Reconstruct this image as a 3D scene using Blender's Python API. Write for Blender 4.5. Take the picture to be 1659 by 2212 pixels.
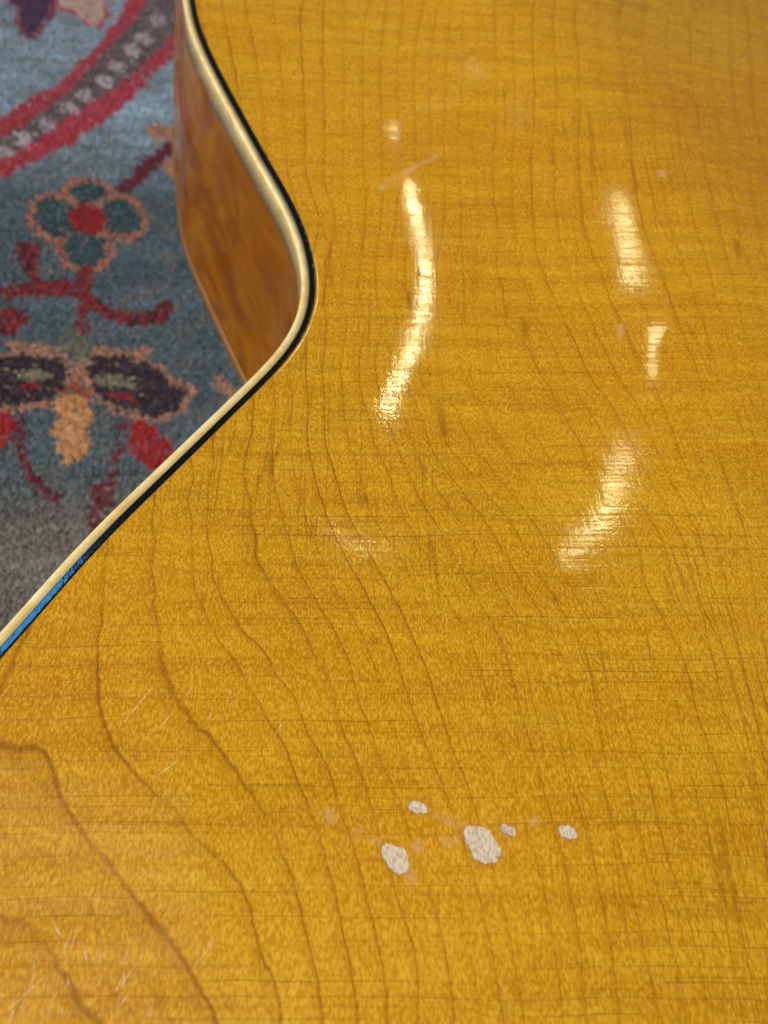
import bpy, bmesh, math, random
import numpy as np
from mathutils import Matrix, Vector

# ------------------------------------------------------------------ camera, world, lights
scene = bpy.context.scene
for o in list(bpy.data.objects):
    bpy.data.objects.remove(o, do_unlink=True)
col = scene.collection
rng = np.random.default_rng(7)
random.seed(7)

RIM = 0.1464                     # height of the back's rim above the pile of the rug
BODY = 0.0864                    # depth of the sides
CAMH = 0.136                     # camera above the rim plane

cam_data = bpy.data.cameras.new('camera')
cam = bpy.data.objects.new('camera', cam_data)
col.objects.link(cam)
nrm = np.array([-0.25125148, 0.46808495, 0.84721259])      # straight down, in camera axes (right, down, forward)
up = -nrm
ax = np.array([1.0, 0, 0]); ax -= ax.dot(up) * up; ax /= np.linalg.norm(ax)
ay = np.cross(up, ax)
R3 = Matrix(((ax[0], -ax[1], -ax[2]), (ay[0], -ay[1], -ay[2]), (up[0], -up[1], -up[2])))
cam.matrix_world = Matrix.Translation((0, 0, RIM + CAMH)) @ R3.to_4x4()
cam_data.sensor_fit = 'VERTICAL'
cam_data.sensor_height = 36.0
cam_data.lens = 36.0 * 1600 / 2212
cam_data.clip_start = 0.01
cam_data.clip_end = 50
cam_data.dof.use_dof = True
cam_data.dof.focus_distance = 0.142
cam_data.dof.aperture_fstop = 26.04 / 1.5     # entrance pupil of about a millimetre and a half
scene.camera = cam

world = bpy.data.worlds.new('World')
scene.world = world
world.use_nodes = True
bg = world.node_tree.nodes['Background']
bg.inputs[0].default_value = (1.0, 0.95, 0.88, 1)
bg.inputs[1].default_value = 0.11

def area(name, loc, aim, energy, color, size, size_y=None, shape='DISK'):
    l = bpy.data.lights.new(name, 'AREA')
    l.shape = shape; l.size = size
    if size_y: l.size_y = size_y
    l.energy = energy; l.color = color
    o = bpy.data.objects.new(name, l); col.objects.link(o)
    o.location = loc
    o.rotation_euler = (Vector(aim) - Vector(loc)).to_track_quat('-Z', 'Y').to_euler()
    return o
# two bulbs of a ceiling fitting beyond the upper bout, a window with a patch of blue sky to the left, an added fill light behind the camera
area('bulb_lamp', (-0.10, 2.00, RIM + 1.90), (0.05, 0.15, RIM), 0.78, (1.0, 0.92, 0.50), 0.058)
area('bulb_lamp', (0.42, 1.80, RIM + 1.90), (0.05, 0.15, RIM), 0.46, (1.0, 0.92, 0.50), 0.080)
area('sky_light', (-1.86, 1.70, RIM + 2.0), (-0.03, 0.06, RIM), 11, (0.07, 0.42, 1.0), 0.5, 0.5, 'RECTANGLE')
area('window_light', (-2.4, 0.7, RIM + 1.5), (0, 0.15, RIM), 40, (0.92, 0.96, 1.0), 1.1, 1.1, 'RECTANGLE')
area('pale_ceiling_light', (-1.35, 0.05, RIM + 2.0), (0, 0, RIM), 4.0, (1.0, 0.94, 0.86), 1.6, 1.3, 'RECTANGLE')
area('fill_light', (-1.1, -1.5, RIM + 2.0), (-0.05, 0.15, RIM), 64, (1.0, 0.97, 0.88), 0.5)

vs = scene.view_settings
vs.view_transform = 'Standard'; vs.look = 'None'; vs.exposure = 0.0; vs.gamma = 1.0
vs.use_curve_mapping = False
scene.render.engine = 'CYCLES'
scene.render.resolution_x = 768; scene.render.resolution_y = 1024

# ------------------------------------------------------------------ helpers
def lin(r, g, b, k=1.0):
    f = lambda c: (c / 255 / 12.92 if c / 255 <= 0.04045 else ((c / 255 + 0.055) / 1.055) ** 2.4)
    return (f(r) * k, f(g) * k, f(b) * k, 1.0)

class S:
    """a socket with arithmetic, so that a node tree reads like a formula"""
    nt = None
    def __init__(self, sock): self.s = sock
    @staticmethod
    def op(kind, *a, clamp=False):
        n = S.nt.nodes.new('ShaderNodeMath'); n.operation = kind; n.use_clamp = clamp
        for i, v in enumerate(a):
            if isinstance(v, S): S.nt.links.new(v.s, n.inputs[i])
            else: n.inputs[i].default_value = v
        return S(n.outputs[0])
    def __add__(a, b): return S.op('ADD', a, b)
    __radd__ = __add__
    def __sub__(a, b): return S.op('SUBTRACT', a, b)
    def __rsub__(a, b): return S.op('SUBTRACT', b, a)
    def __mul__(a, b): return S.op('MULTIPLY', a, b)
    __rmul__ = __mul__
    def __abs__(a): return S.op('ABSOLUTE', a)
    def step(a, lo, hi, t0=0.0, t1=1.0):
        n = S.nt.nodes.new('ShaderNodeMapRange'); n.interpolation_type = 'SMOOTHSTEP'
        S.nt.links.new(a.s, n.inputs[0])
        if lo > hi: lo, hi, t0, t1 = hi, lo, t1, t0
        for i, v in zip((1, 2, 3, 4), (lo, hi, t0, t1)): n.inputs[i].default_value = v
        return S(n.outputs[0])

def attr(name):
    n = S.nt.nodes.new('ShaderNodeAttribute'); n.attribute_name = name
    return S(n.outputs['Fac'])
def coords(scale=(1, 1, 1), rot=0.0, loc=(0, 0, 0)):
    t = S.nt.nodes.new('ShaderNodeTexCoord'); m = S.nt.nodes.new('ShaderNodeMapping')
    m.vector_type = 'POINT'
    S.nt.links.new(t.outputs['Object'], m.inputs[0])
    m.inputs[1].default_value = loc; m.inputs[2].default_value = (0, 0, rot); m.inputs[3].default_value = scale
    return m.outputs[0]
def noise(vec, scale=1.0, detail=2.0, rough=0.5, dist=0.0):
    n = S.nt.nodes.new('ShaderNodeTexNoise')
    if vec is not None: S.nt.links.new(vec, n.inputs['Vector'])
    n.inputs['Scale'].default_value = scale; n.inputs['Detail'].default_value = detail
    n.inputs['Roughness'].default_value = rough; n.inputs['Distortion'].default_value = dist
    return S(n.outputs[0])
def white(v):
    n = S.nt.nodes.new('ShaderNodeTexWhiteNoise'); n.noise_dimensions = '1D'
    S.nt.links.new(v.s, n.inputs['W']); return S(n.outputs[0])
def mix(f, a, b, mode='MIX'):
    n = S.nt.nodes.new('ShaderNodeMix'); n.data_type = 'RGBA'; n.blend_type = mode
    for i, v in ((0, f), (6, a), (7, b)):
        if isinstance(v, S): S.nt.links.new(v.s, n.inputs[i])
        elif hasattr(v, 'links'): S.nt.links.new(v, n.inputs[i])
        else: n.inputs[i].default_value = v
    return n.outputs[2]
def bump(h, dist, strength=1.0, normal=None):
    n = S.nt.nodes.new('ShaderNodeBump')
    S.nt.links.new(h.s, n.inputs['Height'])
    n.inputs['Distance'].default_value = dist; n.inputs['Strength'].default_value = strength
    if normal is not None: S.nt.links.new(normal, n.inputs['Normal'])
    return n.outputs[0]
def material(name):
    m = bpy.data.materials.new(name); m.use_nodes = True
    S.nt = m.node_tree
    return m, m.node_tree.nodes['Principled BSDF']
def put(p, key, v):
    if isinstance(v, S): S.nt.links.new(v.s, p.inputs[key])
    elif hasattr(v, 'links'): S.nt.links.new(v, p.inputs[key])
    else: p.inputs[key].default_value = v

def mesh_obj(name, verts, faces, mat, parent=None, smooth=True, loc=(0, 0, 0)):
    me = bpy.data.meshes.new(name)
    verts = np.asarray(verts, np.float32); faces = np.asarray(faces, np.int32)
    k = faces.shape[1]
    me.vertices.add(len(verts)); me.vertices.foreach_set('co', verts.ravel())
    me.loops.add(faces.size); me.loops.foreach_set('vertex_index', faces.ravel())
    me.polygons.add(len(faces))
    me.polygons.foreach_set('loop_start', np.arange(0, faces.size, k, dtype=np.int32))
    me.polygons.foreach_set('use_smooth', np.full(len(faces), smooth, bool))
    me.update(calc_edges=True); me.validate()
    me.materials.append(mat)
    o = bpy.data.objects.new(name, me); col.objects.link(o)
    o.parent = parent; o.location = loc
    return o
def attribute(o, name, val):
    a = o.data.attributes.new(name, 'FLOAT', 'POINT')
    a.data.foreach_set('value', np.asarray(val, np.float32))

# ------------------------------------------------------------------ traced shapes, millimetres on the guitar's back and on the rug
CHIPS=[[[43.5,12.4],[44.2,13.0],[45.3,13.2],[46.6,12.9],[47.8,12.3],[48.1,11.1],[48.9,10.0],[49.0,9.0],[48.3,8.0],[46.8,7.7],[45.5,7.9],[44.7,8.6],[44.2,10.0],[43.7,10.8]],
[[30.8,9.7],[31.1,10.5],[32.0,10.7],[33.2,10.1],[34.8,9.7],[34.9,8.3],[35.1,6.9],[33.9,5.9],[33.0,6.3],[31.9,7.4],[31.2,8.6]],
[[35.2,16.0],[35.7,16.7],[37.1,16.8],[38.6,15.7],[38.4,15.0],[37.3,14.8],[35.8,15.2]],
[[49.2,13.2],[50.2,13.5],[51.2,12.9],[51.8,11.9],[51.0,11.3],[50.1,11.7],[49.4,12.4]],
[[58.0,12.9],[59.0,13.5],[60.2,13.1],[61.6,12.0],[61.2,11.5],[59.6,11.2],[58.4,11.7]]]
SCUFFS=[[[22.0,15.2],[23.2,15.2],[24.5,14.3],[24.3,13.7],[23.3,13.7],[22.5,14.1]],
[[26.9,12.2],[27.8,12.4],[28.1,11.7],[27.2,11.7]],
[[29.2,11.5],[30.8,11.2],[30.8,10.5],[29.6,10.8]],
[[40.3,11.3],[42.4,11.3],[42.3,10.5],[40.3,10.5]],
[[38.6,15.1],[39.5,14.9],[43.9,13.3],[43.6,12.7],[41.8,13.2]],
[[35.1,6.9],[35.9,6.3],[35.6,5.1],[34.4,5.8]],
[[35.6,10.5],[37.1,10.5],[37.3,9.7],[35.8,9.5]],
[[53.8,14.1],[55.4,14.1],[55.1,13.3],[53.9,13.5]],
[[32.2,175.7],[32.7,176.9],[35.6,179.5],[37.3,181.1],[40.8,185.0],[43.8,187.1],[47.5,189.8],[48.8,192.6],[49.3,191.3],[48.4,189.2],[44.4,186.1],[41.4,182.8],[37.9,180.5],[34.5,177.0],[33.9,175.4]],
[[109.8,187.4],[111.9,187.1],[111.7,184.4],[109.5,183.8]],
[[91.1,129.6],[92.5,130.3],[92.3,126.9],[90.8,125.8]]]
STREAKS=[[[46.2,104.3],[47.0,104.0],[47.5,99.3],[47.7,94.7],[46.9,94.4],[46.4,98.6]],
[[126.9,162.2],[128.0,162.1],[127.9,156.6],[126.7,155.5]],
[[40.1,139.5],[40.8,139.3],[41.5,134.6],[40.8,133.3]],
[[9.4,86.3],[10.2,86.0],[10.4,81.9],[9.8,81.5]],
[[29.1,77.9],[30.3,77.5],[29.8,75.9],[29.2,76.5]],
[[30.3,45.5],[31.1,45.2],[30.8,43.6],[30.3,43.9]],
[[68.3,131.7],[69.6,131.0],[68.9,125.6],[68.0,125.9]],
[[64.5,55.0],[65.5,54.9],[65.2,53.3],[64.4,53.5]]]
SCRATCHES=[[[-6.4,35.5],[-8.5,32.1],[-10.8,28.2]],
[[-2.3,31.6],[-3.5,29.7],[-4.7,27.8]],
[[0.1,35.8],[-1.2,33.3]],
[[6.2,35.2],[5.7,31.7]],
[[3.5,30.7],[3.0,29.5]],
[[15.5,30.2],[14.8,28.5],[14.0,26.9]],
[[0.5,24.6],[-0.9,23.0],[-2.3,21.7],[-4.8,19.7]],
[[-15.6,0.5],[-14.7,-1.0],[-13.7,-2.1]],
[[-11.0,-2.3],[-10.3,-3.8],[-9.7,-5.3]],
[[-17.3,-3.3],[-16.7,-5.5],[-16.5,-7.0],[-16.4,-8.5],[-16.8,-10.0],[-17.1,-11.5]],
[[-17.3,-7.5],[-17.3,-8.9]],
[[-14.9,-6.7],[-14.8,-8.4]],
[[-12.1,-6.5],[-11.6,-7.9]],
[[-8.7,-9.0],[-8.8,-10.3]],
[[-6.8,-10.7],[-7.2,-11.9]],
[[-4.8,-8.7],[-4.7,-9.9]],
[[-11.9,-10.1],[-12.0,-10.9]],
[[-18.1,-10.3],[-18.4,-11.1]],
[[-4.5,-6.3],[-4.3,-8.0]]]
RINGS={-7:[[-22.8,0.6],[-19.3,-0.6],[-15.4,-4.0],[-10.1,-8.9],[-6.5,-12.1]],
-6:[[-29.3,26.0],[-26.4,25.6],[-23.9,25.8],[-21.8,24.5],[-20.0,21.2],[-18.1,17.0],[-14.4,12.4],[-10.1,7.9],[-5.4,3.6],[-1.0,-0.0],[2.8,-4.0],[6.4,-7.9],[9.3,-12.2]],
-5:[[-19.4,65.0],[-18.8,54.4],[-17.9,46.5],[-17.1,40.0],[-14.9,31.9],[-11.6,25.8],[-6.7,20.0],[-1.1,15.5],[2.9,11.2],[8.2,6.7],[11.9,1.8],[13.6,-2.9],[15.7,-6.8],[17.2,-12.2]],
-4:[[-12.3,75.4],[-11.9,68.3],[-11.1,59.0],[-9.7,50.7],[-6.8,40.7],[-3.8,35.4],[1.6,29.1],[7.4,22.4],[12.3,16.0],[15.5,10.0],[18.5,3.6],[20.7,-3.5],[22.7,-12.2]],
-3:[[-5.3,78.9],[-4.2,68.4],[-3.8,63.8],[-2.8,58.1],[-0.6,51.1],[2.4,45.6],[6.7,40.2],[11.1,33.3],[16.2,24.7],[20.9,14.0],[24.2,3.0],[27.3,-12.3]],
-2:[[-2.8,89.5],[-2.4,78.2],[-1.6,68.5],[-0.6,64.0],[0.6,57.3],[3.2,52.0],[7.7,45.4],[14.0,37.5],[19.8,27.1],[24.8,15.4],[28.2,4.9],[31.3,-12.3]],
-1:[[5.3,92.3],[6.5,75.8],[8.4,66.8],[10.8,57.8],[14.4,52.4],[18.2,46.9],[23.5,36.0],[27.4,23.4],[32.6,3.6],[35.3,-12.3]],
0:[[9.9,102.0],[10.1,89.6],[11.6,76.7],[14.1,68.1],[17.1,58.1],[22.1,49.5],[27.5,35.3],[31.6,22.1],[33.6,17.5],[35.3,11.7],[37.6,4.2],[38.8,0.1],[39.8,-6.4],[40.1,-11.3]],
4:[[20.0,256.8],[23.0,176.4],[24.0,135.3],[25.0,99.8],[29.1,78.7],[31.1,72.2],[35.5,63.4],[41.2,49.9],[45.6,34.6],[49.5,15.5],[51.6,-0.6],[52.3,-12.4]],
5:[[27.9,257.6],[29.6,176.9],[29.9,127.8],[30.8,98.7],[34.6,82.4],[39.4,67.3],[45.2,52.0],[50.1,33.0],[53.5,13.4],[54.9,-12.4]],
7:[[37.8,258.2],[37.7,177.4],[37.1,128.1],[37.9,102.1],[40.4,90.3],[44.4,80.0],[48.2,72.8],[52.5,62.7],[57.8,47.3],[60.8,26.6],[62.9,8.8],[63.1,-12.5]],
9:[[49.5,258.3],[46.8,197.0],[43.1,144.2],[42.6,116.2],[44.0,106.6],[46.1,99.8],[47.5,93.0],[51.0,86.0],[55.8,77.8],[59.7,70.5],[62.5,61.5],[64.8,54.4],[68.8,39.2],[71.0,19.2],[72.6,2.5],[73.6,-12.7]],
12:[[60.3,258.4],[58.4,198.0],[56.8,146.1],[56.8,133.5],[59.1,119.8],[63.2,108.8],[65.1,103.4],[67.7,95.0],[70.4,86.2],[73.2,76.8],[77.5,55.6],[80.1,31.0],[81.9,9.0],[82.5,-12.9]],
13:[[67.2,258.8],[65.3,198.3],[64.4,159.9],[64.5,141.1],[65.1,130.6],[69.3,120.4],[72.4,109.2],[75.3,99.7],[77.6,91.4],[83.4,68.7],[86.1,41.4],[87.3,16.7],[88.8,-4.3]],
14.5:[[75.8,259.9],[72.8,198.5],[71.2,169.0],[70.9,154.4],[73.8,139.9],[76.4,127.6],[79.1,114.1],[85.8,93.4],[91.0,66.5],[93.3,41.7],[95.1,22.8]],
18.5:[[107.5,271.4],[101.7,219.4],[99.0,180.2],[101.3,146.3],[104.5,115.2],[104.8,81.9],[102.6,54.3],[102.2,40.4]],
22.5:[[148.5,292.1],[131.0,205.8],[126.2,155.9],[124.6,123.8]],
2:[[7.1,255.2],[11.7,193.0],[17.1,165.6]],
0.5:[[-6.3,253.6],[-0.1,220.8]],
3:[[13.5,256.0],[18.4,176.0],[19.9,112.1],[20.9,91.7]]}
RUG={'up_red':[[-137.6,365.5],[-124.8,391.3],[-113.1,408.9],[-109.4,427.6],[-101.0,447.2],[-98.9,466.9],[-94.2,486.6],[-93.6,511.9],[-80.1,518.8],[-84.8,486.7],[-94.1,458.6],[-101.1,429.3],[-108.5,401.5],[-117.4,380.1],[-134.0,350.4]],
'mid':[[-134.0,350.4],[-117.4,380.1],[-108.5,401.5],[-101.1,429.3],[-94.1,458.6],[-84.8,486.7],[-80.1,518.8],[-56.8,530.8],[-59.6,494.4],[-62.5,479.7],[-72.3,449.9],[-80.2,428.5],[-91.4,404.9],[-104.6,381.6],[-114.9,359.0],[-130.6,335.8]],
'low_red':[[-130.6,335.8],[-114.9,359.0],[-104.6,381.6],[-91.4,404.9],[-80.2,428.5],[-72.3,449.9],[-62.5,479.7],[-54.6,512.9],[-50.9,482.9],[-57.3,462.8],[-67.9,435.7],[-73.5,414.0],[-85.8,385.4],[-96.6,365.8],[-110.0,344.6],[-126.9,320.3]],
'dots':[[-128.2,343.7],[-121.1,358.4],[-112.5,373.4],[-105.3,390.2],[-98.5,403.8],[-90.8,420.1],[-87.2,437.3],[-82.3,455.7],[-77.1,470.7],[-71.6,493.1]],
'purple':[[-156.9,479.3],[-135.0,490.6],[-131.5,468.3],[-133.9,458.7],[-136.4,445.2],[-141.5,448.9],[-146.6,467.2]],
'beige':[[-130.9,492.7],[-104.5,506.3],[-103.1,484.4],[-103.8,468.9],[-111.4,473.8],[-118.5,481.2],[-127.5,481.1]],
'petals':[[-83.1,327.9],[-94.1,306.6],[-65.4,315.4],[-77.7,288.1]],
'fc':[[-79.7,309.5]],
'diag':[[-71.7,335.5],[-66.6,343.6],[-61.2,361.8],[-49.3,381.5],[-40.2,395.6],[-38.5,381.9],[-46.7,370.3],[-55.9,353.7],[-60.8,339.1],[-67.4,330.0]],
'peach1':[[-63.7,392.1],[-46.9,396.7],[-45.2,383.0],[-55.4,379.3],[-63.7,385.0]],
'peach2':[[-52.1,363.3],[-43.7,371.4],[-41.4,353.7],[-47.6,353.3]],
'stem':[[-78.9,275.5],[-71.6,277.5],[-71.3,265.7],[-66.9,236.8],[-64.0,220.9],[-69.2,219.7],[-73.1,242.5],[-75.7,260.6]],
'arm_l':[[-111.4,254.6],[-96.8,261.5],[-82.4,267.9],[-77.5,265.3],[-76.1,258.0],[-90.8,253.6],[-109.9,248.1]],
'arm_r':[[-71.5,261.7],[-63.1,254.9],[-52.0,252.6],[-39.9,256.8],[-38.3,265.0],[-33.7,266.1],[-30.9,259.0],[-35.1,249.1],[-50.7,244.7],[-63.5,247.3],[-69.9,253.2]],
'hook_l':[[-107.5,282.3],[-104.0,286.7],[-97.5,285.2],[-95.8,274.9],[-95.7,268.3],[-90.6,260.6],[-95.0,256.9],[-99.5,266.0],[-104.4,272.5]],
'hook_l2':[[-108.0,240.1],[-100.7,244.3],[-94.1,241.1],[-93.9,232.8],[-100.0,226.7],[-105.1,227.8]],
'olive':[[-76.0,230.9],[-72.5,234.6],[-66.6,235.4],[-62.3,230.4],[-62.7,223.3],[-68.0,219.8],[-73.4,222.1]],
'pl1':[[-98.0,225.3],[-76.9,227.1],[-76.2,223.2],[-97.0,220.9]],
'pl2':[[-62.0,228.7],[-36.6,234.4],[-36.8,229.5],[-60.5,224.9]],
'leaf_r':[[-64.7,216.0],[-61.9,223.5],[-51.4,227.5],[-36.9,224.2],[-25.1,215.0],[-18.6,212.9],[-22.4,201.0],[-31.0,195.0],[-46.5,197.5],[-57.8,205.1]],
'leaf_l':[[-108.7,203.5],[-103.3,213.3],[-99.1,215.9],[-87.7,219.0],[-73.8,219.7],[-70.7,212.5],[-72.4,200.0],[-82.0,192.8],[-93.2,190.7],[-102.0,195.2]],
'ol_r':[[-59.1,212.6],[-53.0,216.2],[-42.3,213.8],[-40.0,209.8],[-48.2,208.1],[-56.0,209.3]],
'ol_l':[[-90.4,209.4],[-84.7,212.9],[-78.0,212.0],[-78.2,208.7],[-84.7,205.2],[-89.5,205.3]],
'rd_r':[[-52.7,205.0],[-43.0,207.5],[-40.1,205.3],[-47.2,201.7]],
'rd_l':[[-88.8,202.1],[-80.8,205.9],[-79.4,203.0],[-86.6,199.4]],
'pst':[[-69.2,219.6],[-66.8,220.1],[-63.9,207.2],[-67.5,206.5]],
'cap':[[-71.9,198.0],[-71.6,204.5],[-66.7,208.8],[-61.3,206.6],[-58.4,199.5],[-65.3,201.4]],
'pear':[[-71.4,187.5],[-72.2,199.0],[-66.3,202.3],[-59.8,200.3],[-56.7,190.2],[-54.8,173.1],[-58.7,166.5],[-61.2,163.7],[-66.4,170.2],[-69.6,178.6]],
'red_r':[[-41.9,189.8],[-38.2,192.6],[-31.3,191.7],[-25.4,185.3],[-19.3,178.0],[-21.0,171.6],[-25.5,168.4],[-32.4,170.8],[-40.3,179.6]],
'red_l':[[-97.0,186.9],[-91.2,188.5],[-87.1,185.7],[-84.7,177.0],[-87.1,170.6],[-92.4,167.8]],
'ln_l':[[-85.8,186.9],[-83.2,187.4],[-77.8,166.3],[-71.9,159.6],[-58.7,146.6],[-59.8,144.6],[-73.3,155.6],[-80.5,163.0]],
'ln_r':[[-45.6,192.3],[-43.0,191.7],[-42.5,178.2],[-41.8,164.3],[-43.4,155.4],[-38.4,148.6],[-44.6,148.6],[-43.0,135.2],[-47.3,133.8],[-48.3,148.1],[-51.9,155.1],[-48.2,160.4],[-44.3,164.9],[-45.2,177.8]],
'peach3':[[-9.0,223.0],[-2.7,223.1],[5.4,215.4],[0.4,210.9],[-5.6,216.7]]}
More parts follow.
